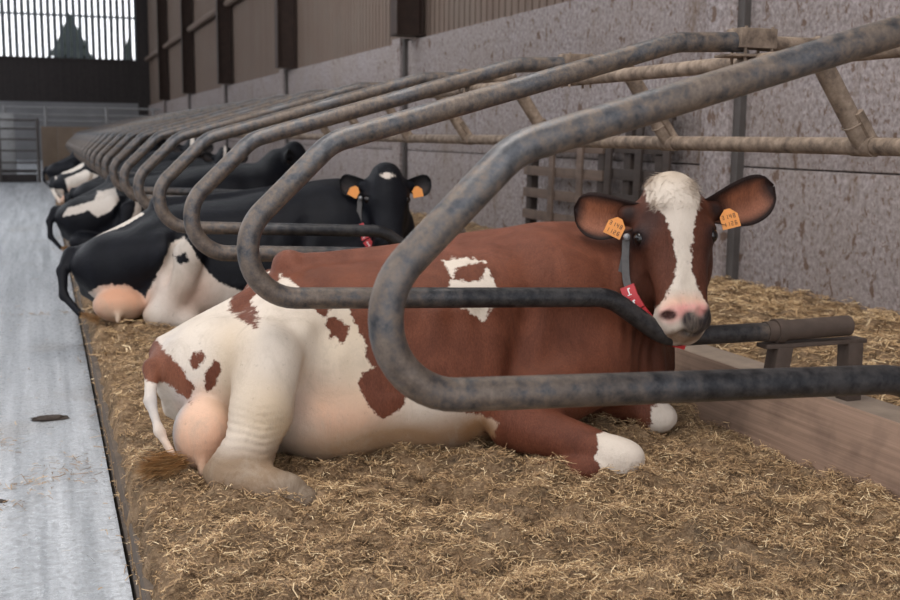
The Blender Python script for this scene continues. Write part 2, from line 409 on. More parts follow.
idx = np.arange(nx*ny).reshape(ny, nx)
F4 = np.stack([idx[:-1, :-1], idx[:-1, 1:], idx[1:, 1:], idx[1:, :-1]], -1).reshape(-1, 4)
def np_mesh(name, V, F):
    me = bpy.data.meshes.new(name); me.vertices.add(len(V)); me.vertices.foreach_set('co', np.ascontiguousarray(V, dtype=np.float32).ravel())
    k = F.shape[1]; me.loops.add(F.size); me.loops.foreach_set('vertex_index', np.ascontiguousarray(F, dtype=np.int32).ravel())
    me.polygons.add(len(F)); me.polygons.foreach_set('loop_start', np.arange(0, F.size, k, dtype=np.int32))
    me.update(calc_edges=True); me.validate(); return me
bed = obj_from('straw_bedding', np_mesh('straw_bedding', np.stack([X, Y, Z], -1).reshape(-1, 3), F4), MT['bed'])
tag(bed, 'trodden brown chopped straw bedding spread over the whole lying area', 'straw bedding', kind='stuff')

def straws(name, n, xr, yr, Lr, wr, hfun, density=None, up=0.25, tone=(0.5, 0.22)):
    x = rng.uniform(*xr, n*3); y = yr[0]+(yr[1]-yr[0])*rng.random(n*3)**1.6
    if density is not None:
        k = rng.random(n*3) < density(x, y); x = x[k]; y = y[k]
    x = x[:n]; y = y[:n]; n = len(x)
    L = rng.uniform(*Lr, n)*rng.choice([0.5, 0.8, 1, 1.3], n); w = rng.uniform(*wr, n)*(1+0.05*y)
    th = rng.uniform(0, 2*np.pi, n); el = np.abs(rng.normal(0, up, n))-0.1
    el = np.where(rng.random(n) < 0.04, rng.uniform(0.3, 0.9, n), el)
    z = hfun(x, y)+rng.uniform(0.0, 0.016, n)
    d = np.stack([np.cos(th)*np.cos(el), np.sin(th)*np.cos(el), np.sin(el)], -1)
    s = np.stack([-np.sin(th), np.cos(th), rng.uniform(-.7, .7, n)], -1); s /= np.linalg.norm(s, axis=1)[:, None]
    c = np.stack([x, y, z], -1)
    bend = rng.normal(0, 0.12, n)
    a = c-d*(L/2)[:, None]; bb = c+d*(L/2)[:, None]; mid = c+s*(bend*L)[:, None]+np.array([0, 0, 1])*(np.abs(bend)*L*0.4)[:, None]
    sw = s*(w/2)[:, None]; V = np.stack([a-sw, a+sw, mid-sw, mid+sw, bb-sw, bb+sw], 1).reshape(-1, 3)
    o = np.arange(n)[:, None]*6
    F = np.concatenate([o+np.array([[0, 2, 3, 1]]), o+np.array([[2, 4, 5, 3]])], 1).reshape(-1, 4)
    t = np.clip(rng.normal(tone[0], tone[1], n), 0, 1)
    patch = np.sin(x*7+1)*np.cos(y*6)+np.sin(x*13+y*9); t = np.clip(t+0.10*patch*0.7, 0, 1)
    ob_me = np_mesh(name, V, F)
    at = ob_me.attributes.new('tone', 'FLOAT', 'POINT'); at.data.foreach_set('value', np.repeat(t, 6).astype(np.float32))
    return ob_me
def bedh2(x, y):
    h = bed_h(x, y)
    xi = np.clip(np.searchsorted(xs, x)-1, 0, nx-1); yi = np.clip(np.searchsorted(ys, y)-1, 0, ny-1)
    return Z[yi, xi]
me1 = straws('a', 260000, (0.175, 2.3), (1.3, 5.5), (0.007, 0.036), (0.0009, 0.0021), bedh2, None, 0.35, (0.50, 0.26))
me2 = straws('b', 52000, (2.1, WX), (2.0, 9.0), (0.025, 0.07), (0.002, 0.004), bedh2, lambda x, y: np.where(np.abs(x-2.4) < 0.22, 0.15, 1.0), 0.2, (0.62, 0.2))
me3 = straws('c', 30000, (0.17, WX), (5.0, 27), (0.03, 0.09), (0.003, 0.005), bedh2, None, 0.2, (0.6, 0.2))
bm = bmesh.new()
for q in (me1, me2, me3): bm.from_mesh(q)
me = bpy.data.meshes.new('loose_straw'); bm.to_mesh(me); bm.free()
o = obj_from('loose_straw', me, MT['straw']); tag(o, 'loose pale straw stems scattered all over the bedding', 'straw', kind='stuff')
o.parent = bed; bed_children_fix = o
for k in ('label', 'category'): 
    if k in o: del o[k]
# straw and dung lying on the alley
spots = [(-0.20, 4.28, 0.06, 0.10), (-0.10, 3.75, 0.16, 0.06), (-0.22, 3.55, 0.12, 0.07), (0.05, 3.9, 0.08, 0.12), (-0.1, 7.4, 0.25, 0.04)]
def aden(x, y):
    d = np.zeros_like(x)+0.006
    for a, c_, s1, s2 in spots: d += np.exp(-(((x-a)/s1)**2+((y-c_)/s2)**2))*0.8
    d += 0.10*np.exp(-((x-0.16)/0.03)**2)
    return d
me4 = straws('alley_straw', 14000, (-1.2, 0.17), (2.2, 14), (0.015, 0.05), (0.0015, 0.003), lambda x, y: np.full_like(x, -0.198), aden, 0.05, (0.45, 0.2))
o = obj_from('alley_straw', me4, MT['straw']); tag(o, 'thin scatter of wet straw lying on the grey concrete alley', 'straw', kind='stuff')
def clod(x, y, z, r, sx, sy, name, label):
    bm = bmesh.new(); bmesh.ops.create_icosphere(bm, subdivisions=4, radius=r)
    for v in bm.verts:
        n = mnoise.fractal(v.co*60+Vector((x*9, y*7, 0)), 0.7, 2.1, 4); v.co *= 1+0.35*n
        v.co = Vector((v.co.x*sx, v.co.y*sy, max(v.co.z*0.35, -r*0.12)))
    me = bpy.data.meshes.new(name); bm.to_mesh(me); bm.free()
    o = obj_from(name, me, MT['manure']); o.location = (x, y, z+r*0.12); tag(o, label, 'manure'); return o
clod(-0.02, 4.62, -0.2, 0.035, 1.9, 0.9, 'dung_clod', 'dark dung clod on the alley beside the kerb')
clod(0.0, 2.55+0.15, -0.2, 0.014, 1.3, 0.9, 'dung_clod', 'small dark dung crumb low on the near part of the alley')
clod(-0.17, 3.6, -0.2, 0.016, 1.2, 0.8, 'dung_clod', 'small round dung crumb on the alley below the straw patch')

# ------------------------------------------------------------------ brisket board, pallets, pipes
b = MB(); b.box((2.20, -1, -0.15), (2.62, 27.5, 0.085), 0.01); tag(b.build('trim_60', MT['slab']), kind='structure')
t = empty('brisket_board', (2.105, 0, -0.03))
t.rotation_euler = (0, math.radians(18), 0)
for k, (y0, y1) in enumerate(((0.4, 3.55), (3.56, 7.1), (7.11, 10.7), (10.71, 14.3), (14.31, 18), (18.01, 22), (22.01, 26))):
    b = MB(); b.box((-0.022, y0, -0.03), (0.022, y1, 0.225), 0.008)
    b.build('plank', MT['plank'], t)
tag(t, 'long worn timber brisket board leaning along the front of the lying area', 'board')

def pallet(name, y0, y1, z0, z1, lean, mat, label, verts, hs, backs):
    t = empty(name, (WX-0.20, (y0+y1)/2, z0)); t.rotation_euler = (0, lean, 0); hy = (y1-y0)/2; H = z1-z0
    for q in hs: b = MB(); b.box((-0.02, -hy, H*q-0.042), (0.0, hy, H*q+0.042), 0.004); b.build('board', mat, t)
    for q in verts: b = MB(); b.box((-0.045, hy*q-0.045, 0.0), (-0.022, hy*q+0.045, H+0.02), 0.004); b.build('upright', mat, t)
    for q in backs: b = MB(); b.box((0.002, hy*q-0.05, 0), (0.075, hy*q+0.05, H-0.02), 0.004); b.build('bearer', MT['palletdark'], t)
    tag(t, label, 'pallet'); return t
pallet('wooden_pallet', 7.76, 9.28, 0.0, 0.93, 0.02, MT['pallet'], 'brown wooden slatted pallet leaning on the wall, left one of two', (.18, -.52), (.07, .28, .49, .70, .93), (.90, -.9))
pallet('wooden_pallet', 6.76, 7.72, 0.0, 1.20, 0.03, MT['palletdark'], 'darker taller wooden slatted pallet leaning on the wall behind the head of the red cow', (.86, -.10, -.92), (.07, .23, .40, .56, .73, .93), (.40, -.55))

PX1, PZ1 = 2.07, 1.185    # upper pipe along the row
PX2, PZ2 = 2.52, 0.93     # lower pipe along the row
for (x, z, r, lab) in ((PX1, PZ1, 0.025, 'upper dusty steel pipe running the length of the stall row below the divider ends'), (PX2, PZ2, 0.029, 'lower beige steel pipe running the length of the stall row nearest the wall')):
    b = MB(); b.tube([(x, y, z) for y in np.arange(-0.5, 27.6, 0.5)], r, 16)
    tag(b.build('row_pipe', MT['dusty']), lab, 'pipe')

PITCH, Y1, ND = 1.2, 1.74, 21
R = 0.030
def make_divider():
    t = empty('cubicle_divider', (0, 0, 0))
    ctrl = [((2.04, 0, 1.245), 0), ((1.80, 0, 1.235), 0.22), ((0.735, 0, 0.930), 0.16), ((0.505, 0, 0.705), 0.14), ((0.505, 0, 0.512), 0.135),
            ((1.60, 0, 0.470), 0.17), ((1.80, 0, 0.335), 0.17), ((2.25, 0, 0.333), 0)]
    MB().tube(fillet(ctrl, 10), R, 24).build('loop_pipe', MT['pipe'], t)
    b = MB(); b.tube([(2.17, 0, 0.333), (2.21, 0, 0.333), (2.25, 0, 0.334), (2.50, 0, 0.338)], 0.034, 20); b.tube([(2.205, 0, 0.333), (2.235, 0, 0.333)], 0.041, 20)
    b.build('sleeve', MT['rust'], t)
    b = MB(); b.box((2.16, -0.028, 0.280), (2.56, 0.028, 0.295), 0.003); b.build('bracket_plate', MT['rust'], t)
    for (xa, xb) in ((2.235, 2.205), (2.515, 2.52)):
        b = MB(); b.box((-0.03, -0.03, -0.20), (0.03, 0.03, 0.0), 0.005)
        for v in b.bm.verts: v.co.x += xa+(xb-xa)*(-v.co.z/0.20); v.co.z += 0.283
        b.build('leg', MT['rust'], t)
    b = MB(); b.box((2.00, -0.042, 1.225), (2.13, 0.042, 1.285), 0.004); b.box((1.965, -0.05, 1.198), (2.14, 0.05, 1.206), 0.002); b.tube([(2.10, 0, 1.243), (2.30, 0, 1.243)], 0.024, 14)
    for sx in (2.02, 2.115):
        b.tube([(sx, -0.035, 1.15), (sx, -0.035, 1.29)], 0.005, 8); b.tube([(sx, 0.035, 1.15), (sx, 0.035, 1.29)], 0.005, 8)
    b.build('clamp', MT['dusty'], t)
    a = Vector((2.285, 0, 1.255)); d = (Vector((PX2, 0, PZ2))-a).normalized()
    e = Vector((PX2, 0, PZ2))
    br = MB().tube([a, a.lerp(e, .3), a.lerp(e, .6), e-d*0.01], 0.033, 16).build('brace', MT['dusty'], t)
    b = MB(); b.tube([e+Vector((0.01, -0.03, 0.012))-d*0.12, e+Vector((0.02, -0.03, 0.0))], 0.018, 8)
    b.tube([e-d*0.09+Vector((math.cos(q)*0, 0.037*math.cos(q), 0))+Vector((-d.z, 0, d.x))*0.037*math.sin(q) for q in np.linspace(0, 2*math.pi, 17)], 0.003, 6, cap=False)
    b.tube([(PX2, -0.05, PZ2), (PX2, 0.05, PZ2)], 0.034, 14)
    b.build('brace_clip', MT['dusty'], br)
    return t
div0 = make_divider()
ordn = ['nearest', 'second', 'third', 'fourth', 'fifth', 'sixth', 'seventh', 'eighth', 'ninth', 'tenth', 'eleventh', 'twelfth', 'thirteenth', 'fourteenth', 'fifteenth', 'sixteenth', 'seventeenth', 'eighteenth', 'nineteenth', 'twentieth', 'rearmost']
extra = {0: 'large before the red cow', 1: 'its bar across the red cow', 2: 'just behind the red cow'}
for k in range(ND):
    o = div0 if k == 0 else copy_tree(div0)
    o.location = (0.022 if k == 0 else 0, Y1+k*PITCH, 0)
    w = ordn[k] if k in (0, ND-1) else ordn[k]+' from the front'
    tag(o, 'bent steel cubicle divider loop, ' + w + (', ' + extra[k] if k in extra else ' of the row'), 'stall divider', 'steel divider loops along the stall row')

# ------------------------------------------------------------------ cows
class SDF:
    def __init__(s, lo, hi, h):
        s.h = h; s.lo = np.array(lo, float); n = np.ceil((np.array(hi)-s.lo)/h).astype(int)+1
        s.ax = [s.lo[k]+h*np.arange(n[k]) for k in range(3)]
        s.F = np.full(n, 0.5, dtype=np.float32)
    def sub(s, lo, hi, pad):
        sl = []
        for k in range(3):
            a = int(np.floor((lo[k]-pad-s.lo[k])/s.h)); b_ = int(np.ceil((hi[k]+pad-s.lo[k])/s.h))+1
            a = max(a, 0); b_ = min(b_, s.F.shape[k])
            if b_ <= a: return None, None
            sl.append(slice(a, b_))
        G = [s.ax[0][sl[0]][:, None, None], s.ax[1][sl[1]][None, :, None], s.ax[2][sl[2]][None, None, :]]
        return tuple(sl), G
    def put(s, sl, d, k, op='add'):
        a = s.F[sl]
        if op == 'cut':
            d = -d; hh = np.maximum(k-np.abs(a-d), 0)/k; s.F[sl] = np.maximum(a, d)+hh*hh*k*0.25
        else:
            hh = np.maximum(k-np.abs(a-d), 0)/k; s.F[sl] = np.minimum(a, d)-hh*hh*k*0.25
    def cone(s, a, b, ra, rb, k=0.04, op='add', M=None):
        a = np.array(a, float); b = np.array(b, float)
        if M is not None: a = M[0]@(a*M[2])+M[1]; b = M[0]@(b*M[2])+M[1]; ra *= M[2]; rb *= M[2]
        r = max(ra, rb); sl, G = s.sub(np.minimum(a, b)-r, np.maximum(a, b)+r, k+2.5*s.h)
        if sl is None: return
        ab = b-a; t = sum((G[i]-a[i])*ab[i] for i in range(3))/max(1e-9, ab@ab); t = np.clip(t, 0, 1)
        d = np.sqrt(sum((G[i]-a[i]-t*ab[i])**2 for i in range(3)))-(ra+(rb-ra)*t)
        s.put(sl, d.astype(np.float32), k, op)
    def ell(s, c, r, k=0.04, op='add', M=None):
        c = np.array(c, float); r = np.array(r, float); A = np.eye(3)
        if M is not None: c = M[0]@(c*M[2])+M[1]; A = M[0]; r = r*M[2]
        ext = np.sqrt(((A*r)**2).sum(1)); sl, G = s.sub(c-ext, c+ext, k+2.5*s.h)
        if sl is None: return
        q = [sum((G[i]-c[i])*A[i, j] for i in range(3)) for j in range(3)]
        k0 = np.sqrt(sum((q[j]/r[j])**2 for j in range(3))); k1 = np.sqrt(sum((q[j]/r[j]**2)**2 for j in range(3)))+1e-6
        s.put(sl, (k0*(k0-1)/k1).astype(np.float32), k, op)
    def chain(s, pts, k=0.03, M=None):
        for (a, ra), (b, rb) in zip(pts[:-1], pts[1:]): s.cone(a, b, ra, rb, k, 'add', M)
    def loft(s, secs, k=0.05):
        S = np.array(secs, float); x = S[:, 0]     # x, yc, ztop, zbot, zc, hw
        sl, G = s.sub((x[0], -0.6, S[:, 3].min()), (x[-1], 0.6, S[:, 2].max()), 0.02)
        gx = G[0][:, 0, 0]
        def ip(c):   # smooth interpolation
            xs_ = np.linspace(x[0], x[-1], 80); v = np.interp(xs_, x, S[:, c]); ker = np.hanning(9); ker /= ker.sum()
            v = np.convolve(np.pad(v, 4, mode='edge'), ker, 'valid'); return np.interp(gx, xs_, v)[:, None, None]
        yc, zt, zb, zc, hw = [ip(c) for c in (1, 2, 3, 4, 5)]
        dz = G[2]-zc; hz = np.where(dz > 0, np.maximum(zt-zc, 0.02), np.maximum(zc-zb, 0.02)); hw = np.maximum(hw, 0.02)
        p = 2.25; n = (np.abs((G[1]-yc)/hw)**p+np.abs(dz/hz)**p)**(1/p)
        d = (n-1)*np.minimum(hw, hz)*0.9
        endd = np.maximum(x[0]-G[0], G[0]-x[-1]); d = np.maximum(d, endd)
        s.put(sl, d.astype(np.float32), k)
    def mesh(s):
        F = s.F; I = F < 0; nx, ny, nz = F.shape
        c = [I[i:nx-1+i, j:ny-1+j, l:nz-1+l] for i in (0, 1) for j in (0, 1) for l in (0, 1)]
        cnt = sum(a.astype(np.int8) for a in c); act = (cnt > 0) & (cnt < 8)
        ci = np.argwhere(act); vid = -np.ones(act.shape, np.int32); vid[act] = np.arange(len(ci))
        acc = np.zeros((len(ci), 3)); num = np.zeros(len(ci)); offs = [np.array((i, j, l)) for i in (0, 1) for j in (0, 1) for l in (0, 1)]
        for a in range(8):
            for b_ in range(a+1, 8):
                if np.abs(offs[a]-offs[b_]).sum() != 1: continue
                pa = ci+offs[a]; pb = ci+offs[b_]; fa = F[pa[:, 0], pa[:, 1], pa[:, 2]]; fb = F[pb[:, 0], pb[:, 1], pb[:, 2]]
                cr = (fa < 0) != (fb < 0); t = np.where(cr, fa/(fa-fb+1e-12), 0)
                acc += np.where(cr[:, None], pa+(pb-pa)*t[:, None], 0); num += cr
        V = s.lo+s.h*acc/num[:, None]
        Q = []
        for axd in range(3):
            o1, o2 = [k for k in range(3) if k != axd]
            sh = [slice(None)]*3; A = [slice(1, -1)]*3; A[axd] = slice(0, -1); B = [slice(1, -1)]*3; B[axd] = slice(1, None)
            a = I[tuple(A)]; b_ = I[tuple(B)]; e = np.argwhere(a != b_); ins = a[a != b_]
            base = e.copy(); base[:, o1] += 1; base[:, o2] += 1
            def cell(d1, d2):
                q = base.copy(); q[:, o1] -= d1; q[:, o2] -= d2; return vid[q[:, 0], q[:, 1], q[:, 2]]
            q = np.stack([cell(1, 1), cell(0, 1), cell(0, 0), cell(1, 0)], 1)
            flip = ins if axd != 1 else ~ins
            q[~flip] = q[~flip][:, ::-1]; Q.append(q)
        Q = np.concatenate(Q); Q = Q[(Q >= 0).all(1)]
        return V, Q

def poly_sd(px, pz, poly):
    """signed distance, positive inside the polygon"""
    poly = np.array(poly, float); n = len(poly); d = np.full(px.shape, 1e9); ins = np.zeros(px.shape, bool)
    for i in range(n):
        a = poly[i]; b_ = poly[(i+1) % n]; e = b_-a
        wx = px-a[0]; wz = pz-a[1]; t = np.clip((wx*e[0]+wz*e[1])/(e@e+1e-12), 0, 1)
        d = np.minimum(d, (wx-t*e[0])**2+(wz-t*e[1])**2)
        c = ((a[1] > pz) != (b_[1] > pz)) & (px < (b_[0]-a[0])*(pz-a[1])/(b_[1]-a[1]+1e-12)+a[0]); ins ^= c
    return np.where(ins, 1, -1)*np.sqrt(d)

def head_frame(pos, yaw, pitch, roll, sc=1.08):
    """columns: right, out of the face, up the face. yaw = world direction the face looks to (radians from +X)"""
    ey = np.array([math.cos(yaw)*math.cos(pitch), math.sin(yaw)*math.cos(pitch), math.sin(pitch)])
    ex = -np.cross(ey, (0, 0, 1)); ex /= np.linalg.norm(ex)
    ez = np.cross(ey, ex)
    c, s = math.cos(roll), math.sin(roll); ex, ez = ex*c+ez*s, ez*c-ex*s
    return (np.stack([ex, ey, ez], 1), np.array(pos, float), sc)

def ear_mesh(M, side, L=0.195, wmax=0.068, droop=0.12, fwd=0.1):
    base = np.array([side*0.088, -0.055, 0.075])
    a = np.array([side*1.0, -0.12+fwd*0, droop*2.2]); a /= np.linalg.norm(a)
    n = np.array([0, 1.0, 0.05]); n -= a*(n@a); n /= np.linalg.norm(n); b = np.cross(a, n)*side; b = b*(1 if b[2] > 0 else -1)
    ns, ntt = 20, 15; V = []; T = []
    for layer in (0, 1):
        for i in range(ns):
            s_ = i/(ns-1); w = wmax*(max(0, 1-abs((s_-.60)/.40)**2.6)**0.55 if s_ > .60 else .52+.48*math.sin(math.pi/2*s_/.60)**1.3)
            w = max(w, 0.002)
            for j in range(ntt):
                t = -1+2*j/(ntt-1); cup = 0.036*(t*t)*math.cos(s_*1.2)-0.030*math.sin(math.pi*s_)*0.5
                off = 0.0 if layer == 0 else -0.009*(1-abs(t)**4)*(1-s_**6)-0.002
                p = base+a*(L*s_)+b*(w*t-0.016*math.sin(s_*3))+n*(cup+off)
                V.append(M[0]@(p*M[2])+M[1]); T.append((s_, t, layer))
    F = []
    for layer in (0, 1):
        o = layer*ns*ntt
        for i in range(ns-1):
            for j in range(ntt-1):
                q = [o+i*ntt+j, o+(i+1)*ntt+j, o+(i+1)*ntt+j+1, o+i*ntt+j+1]
                F.append(q if layer == 0 else q[::-1])
    o = ns*ntt
    for i in range(ns-1):
        for j in (0, ntt-1):
            q = [i*ntt+j, (i+1)*ntt+j, o+(i+1)*ntt+j, o+i*ntt+j]; F.append(q if j else q[::-1])
    return np.array(V), np.array(F), np.array(T), (base, a, b, n)

def cow(name, label, origin, rz, scale, h, head, opt):
    """origin: below the tail head on the bedding. local x forwards, y to the cow's left, z up"""
    t = empty(name, origin, rz); t.scale = (scale,)*3
    tag(t, label, 'cow', opt.get('group'))
    S = SDF((-0.16, -0.86, -0.06), (2.02, 0.5, 1.02), h)
    # trunk:  x, yc, ztop, zbot, zc, halfwidth
    tz = opt.get('top', 0.0)
    S.loft([(0.03, 0, .32, .12, .20, .09), (0.08, 0, .345, .08, .20, .16), (.16, 0, .39+tz, .03, .20, .21), (.27, 0, .45+tz, -.02, .20, .26), (.36, 0, .51+tz, -.04, .20, .30),
            (.45, 0, .55+tz, -.05, .21, .325), (.58, 0, .560, -.05, .21, .35), (.75, 0, .575, -.05, .20, .375), (.90, 0, .605, -.05, .20, .375), (1.05, 0, .635, -.05, .20, .36),
            (1.2, 0, .645, -.04, .22, .33), (1.35, 0, .635, -.03, .24, .29), (1.48, -.02, .60, .0, .26, .25), (1.58, -.04, .54, .04, .27, .21), (1.68, -.05, .44, .1, .26, .14)])
    # pelvis, hooks, tail head
    S.ell((.22, -.06, .23), (.19, .24, .16), .06)
    S.ell((.36, -.20, .415), (.07, .06, .045), .09); S.ell((.40, .17, .45), (.07, .07, .055), .08)
    S.cone((.03, -.02, .295), (.36, -.01, .455+tz), .04, .05, .05)
    S.ell((.425, .02, .548), (.052, .06, .048), .04)
    S.ell((.04, -.13, .26), (.05, .05, .055), .06)
    # near hind leg
    lo_ = opt.get('leg_out', 1.0)
    ldx = opt.get('leg_dx', 0.0); cone0 = S.cone
    def ly(q): return -.36+(q+.36)*lo_ if q < -.36 else q
    S.cone((.17, -.14, .27), (.285+ldx*.6, -.29, .325), .145, .11, .055)
    for pa, pb, ra, rb, kk in (((.285, -.345, .325), (.250, -.43, .20), .098, .084, .025), ((.250, -.43, .20), (.20, -.485, .09), .084, .066, .018), ((.20, -.485, .09), (.165, -.51, .05), .066, .062, .02),
                               ((.165, -.51, .048), (.275, -.61, .025), .060, .054, .03), ((.12, -.46, .05), (.165, -.49, .10), .036, .042, .03), ((.275, -.61, .02), (.32, -.64, .0), .050, .045, .02)):
        S.cone((pa[0]+ldx, ly(pa[1]), pa[2]), (pb[0]+ldx, ly(pb[1]), pb[2]), ra, rb, kk)
    # udder
    ud = opt.get('udder', ((.115, -.29, .115), (.088, .10, .105))); S.ell(ud[0], ud[1], .012); S.cone((ud[0][0]-.015, -.36, .06), (ud[0][0]-.02, -.39, .03), .02, .014, .015)
    S.ell((.50, -.24, .12), (.20, .16, .13), .04)
    S.cone((.40, -.29, .38), (.55, -.32, .14), .035, .05, .05)
    # ribs and belly rise
    S.ell((.85, -.12, .20), (.34, .275, .22), .10)
    for q in range(5): S.cone((.80+q*.085, -.318+q*.006, .42), (.74+q*.085, -.362+q*.006, .18), .012, .012, .05)
    S.cone((.47, -.345, .40), (.40, -.40, .22), .03, .022, .05, 'cut')
    S.cone((1.10, -.335, .46), (1.02, -.385, .22), .022, .016, .07, 'cut')
    S.cone((.50, .0, .565), (1.45, .0, .635), .018, .022, .05)
    # shoulder and forelegs
    S.ell((1.28, -.20, .33), (.17, .13, .24), .08); S.cone((1.22, -.12, .55), (1.38, -.24, .28), .06, .10, .09)
    S.ell((1.50, -.06, .18), (.20, .23, .19), .08)
    S.cone((1.34, -.28, .22), (1.02, -.44, .12), .12, .085, .06)
    S.cone((1.00, -.45, .11), (1.20, -.645, .055), .082, .056, .03)
    S.ell((1.235, -.672, .045), (.066, .062, .056), .03)
    S.cone((1.22, -.68, .02), (1.02, -.62, .01), .04, .035, .02)
    S.cone((1.40, -.10, .20), (1.53, -.28, .07), .10, .066, .05); S.ell((1.565, -.31, .05), (.066, .058, .052), .03)
    # neck
    M = head; hp = M[1]; R_ = M[0]*M[2]
    nb = R_@np.array([0, -.15, .02])+hp
    S.cone((1.33, -.02, .42), (1.50, -.08, .42), .21, .19, .10)
    S.cone((1.50, -.08, .43), tuple(nb), .185, .115, .07)
    S.cone((1.52, -.08, .30), tuple(R_@np.array([0, -.14, -.05])+hp), .15, .09, .06)
    if opt.get('folds', True):
        for q in range(4):
            a = np.array((1.40+q*.055, -.215-.012*q, .42)); S.cone(tuple(a), tuple(a+np.array((.03, -.02, -.26))), .010, .010, .04)
    # head
    S.ell((0, -.055, .045), (.105, .10, .135), .04, M=M); S.ell((0, -.045, .145), (.068, .062, .058), .04, M=M)
    S.ell((0, .0, .07), (.07, .055, .09), .04, M=M)
    for sd in (-1, 1):
        S.ell((sd*.080, -.016, .018), (.040, .040, .036), .035, M=M)
        S.ell((sd*.060, -.10, -.05), (.057, .085, .105), .04, M=M)
        S.cone((sd*.05, .0, -.02), (sd*.035, .03, -.19), .035, .032, .04, M=M)
        S.cone((sd*.075, -.06, .08), (sd*.12, -.065, .085), .045, .032, .03, M=M)
    S.cone((0, -.01, 0.0), (0, .022, -.19), .068, .05, .04, M=M)
    S.cone((0, -.10, -.08), (0, -.02, -.215), .08, .052, .04, M=M)
    S.ell((0, .012, -.225), (.082, .062, .052), .03, M=M); S.ell((0, -.01, -.262), (.058, .045, .035), .02, M=M)
    for sd in (-1, 1):
        S.ell((sd*.040, .056, -.205), (.026, .02, .022), .02, M=M)
        S.cone((sd*.036, .078, -.205), (sd*.056, .070, -.222), .008, .012, .008, 'cut', M=M); S.cone((sd*.0, .052, -.262), (sd*.055, .015, -.258), .0045, .0045, .008, 'cut', M=M)
        S.ell((sd*.108, -.004, .010), (.018, .024, .014), .008, 'cut', M=M)
    # tail
    for q in opt.get('tail', []): S.chain(q, .02)
    V, Q = S.mesh()
    # smooth a little
    for _ in range(2):
        E = np.concatenate([Q[:, [0, 1]], Q[:, [1, 2]], Q[:, [2, 3]], Q[:, [3, 0]]]); acc = np.zeros_like(V); cn = np.bincount(np.concatenate([E[:, 0], E[:, 1]]), minlength=len(V))
        for k in range(3): acc[:, k] = np.bincount(E[:, 0], V[E[:, 1], k], len(V))+np.bincount(E[:, 1], V[E[:, 0], k], len(V))
        V = V*0.5+0.5*acc/np.maximum(cn, 1)[:, None]
    if opt.get('fine'):
        Nn = np.zeros_like(V); fn = np.cross(V[Q[:, 2]]-V[Q[:, 0]], V[Q[:, 3]]-V[Q[:, 1]])
        for c_ in range(4):
            for k in range(3): Nn[:, k] += np.bincount(Q[:, c_], fn[:, k], len(V))
        Nn /= np.linalg.norm(Nn, axis=1)[:, None]+1e-9
        if (Nn[:, 2]*(V[:, 2]-.3)).sum() < 0: Nn = -Nn
        xx_, yy_, zz_ = V.T
        wl = np.exp(-(((zz_-.15)/.075)**2+((xx_-.22)/.10)**2))*(yy_ < -.40)
        wob = np.sin(zz_*330+np.sin(xx_*60)*1.2+xx_*40)
        wn = np.exp(-(((xx_-1.50)/.10)**2+((zz_-.35)/.22)**2))*(yy_ < -.1)
        wob2 = np.sin(xx_*120-zz_*25+np.sin(zz_*30))
        V = V+Nn*((wl*wob*.0028+wn*wob2*.0035)[:, None])
    nb_ = len(V); x, y, z = V.T
    pig = np.tile(np.array(opt['pig'], float), (nb_, 1)); whi = np.tile(np.array(opt.get('whi', (0.74, 0.66, 0.56)), float), (nb_, 1))
    mask = np.full(nb_, -0.2)
    near = (y < 0.12)
    for poly in opt['white']:
        sd = poly_sd(x, z, poly['p']); sd = np.where((y >= poly.get('y0', -9)) & (y <= poly.get('y1', 0.12)), sd, -0.2); mask = np.maximum(mask, sd)
    for poly in opt['dark']:
        sd = poly_sd(x, z, poly['p']); sd = np.where((y >= poly.get('y0', -9)) & (y <= poly.get('y1', 0.12)), sd, -0.2); mask = np.minimum(mask, -sd)
    for c, r in opt.get('whiteballs', []):
        d = 1-np.sqrt((((V-np.array(c))/np.array(r))**2).sum(1)); mask = np.maximum(mask, d*min(r))
    # head markings in the head's own frame
    H = (V-hp)@M[0]/M[2]; hx, hy, hz = H.T
    inh = (np.abs(hx) < np.where(hz < -.12, .105, .15)) & (hz > -.31) & (hz < .23) & (hy > np.where(hz < -.12, -.065, -.16))
    def tint(arr, c, r, col, al, fr=None):
        Pp = H if fr == 'h' else V
        d = np.sqrt((((Pp-np.array(c))/np.array(r))**2).sum(1)); w = np.clip(1.5-d*1.0, 0, 1)**1.5*al; w = np.clip(w, 0, 1)
        if fr == 'h': w = w*inh
        arr[:] = arr*(1-w)[:, None]+np.array(col)*w[:, None]
    if opt.get('blaze'):
        Bz = np.array(opt['blaze']); o_ = np.argsort(Bz[:, 0]); Bz = Bz[o_]
        l = np.interp(hz, Bz[:, 0], Bz[:, 1]); r = np.interp(hz, Bz[:, 0], Bz[:, 2]); sd = np.minimum(hx-l, r-hx)
        mask = np.where(inh & (hy > -0.085), sd*1.0, np.where(inh, -0.05, mask))
    for c, r, col, al in opt.get('htint', []): tint(whi, c, r, col, al, 'h')
    for c, r, col, al in opt.get('hpig', []): tint(pig, c, r, col, al, 'h')
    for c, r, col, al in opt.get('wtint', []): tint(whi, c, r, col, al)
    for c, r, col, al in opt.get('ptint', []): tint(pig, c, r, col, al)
    # ears and eyes join the same body mesh
    Vs = [V]; Qs = [Q]; pg = [pig]; wh = [whi]; mk = [mask]; n0 = len(V); mats = [np.zeros(len(Q), np.int32)]
    ears = []
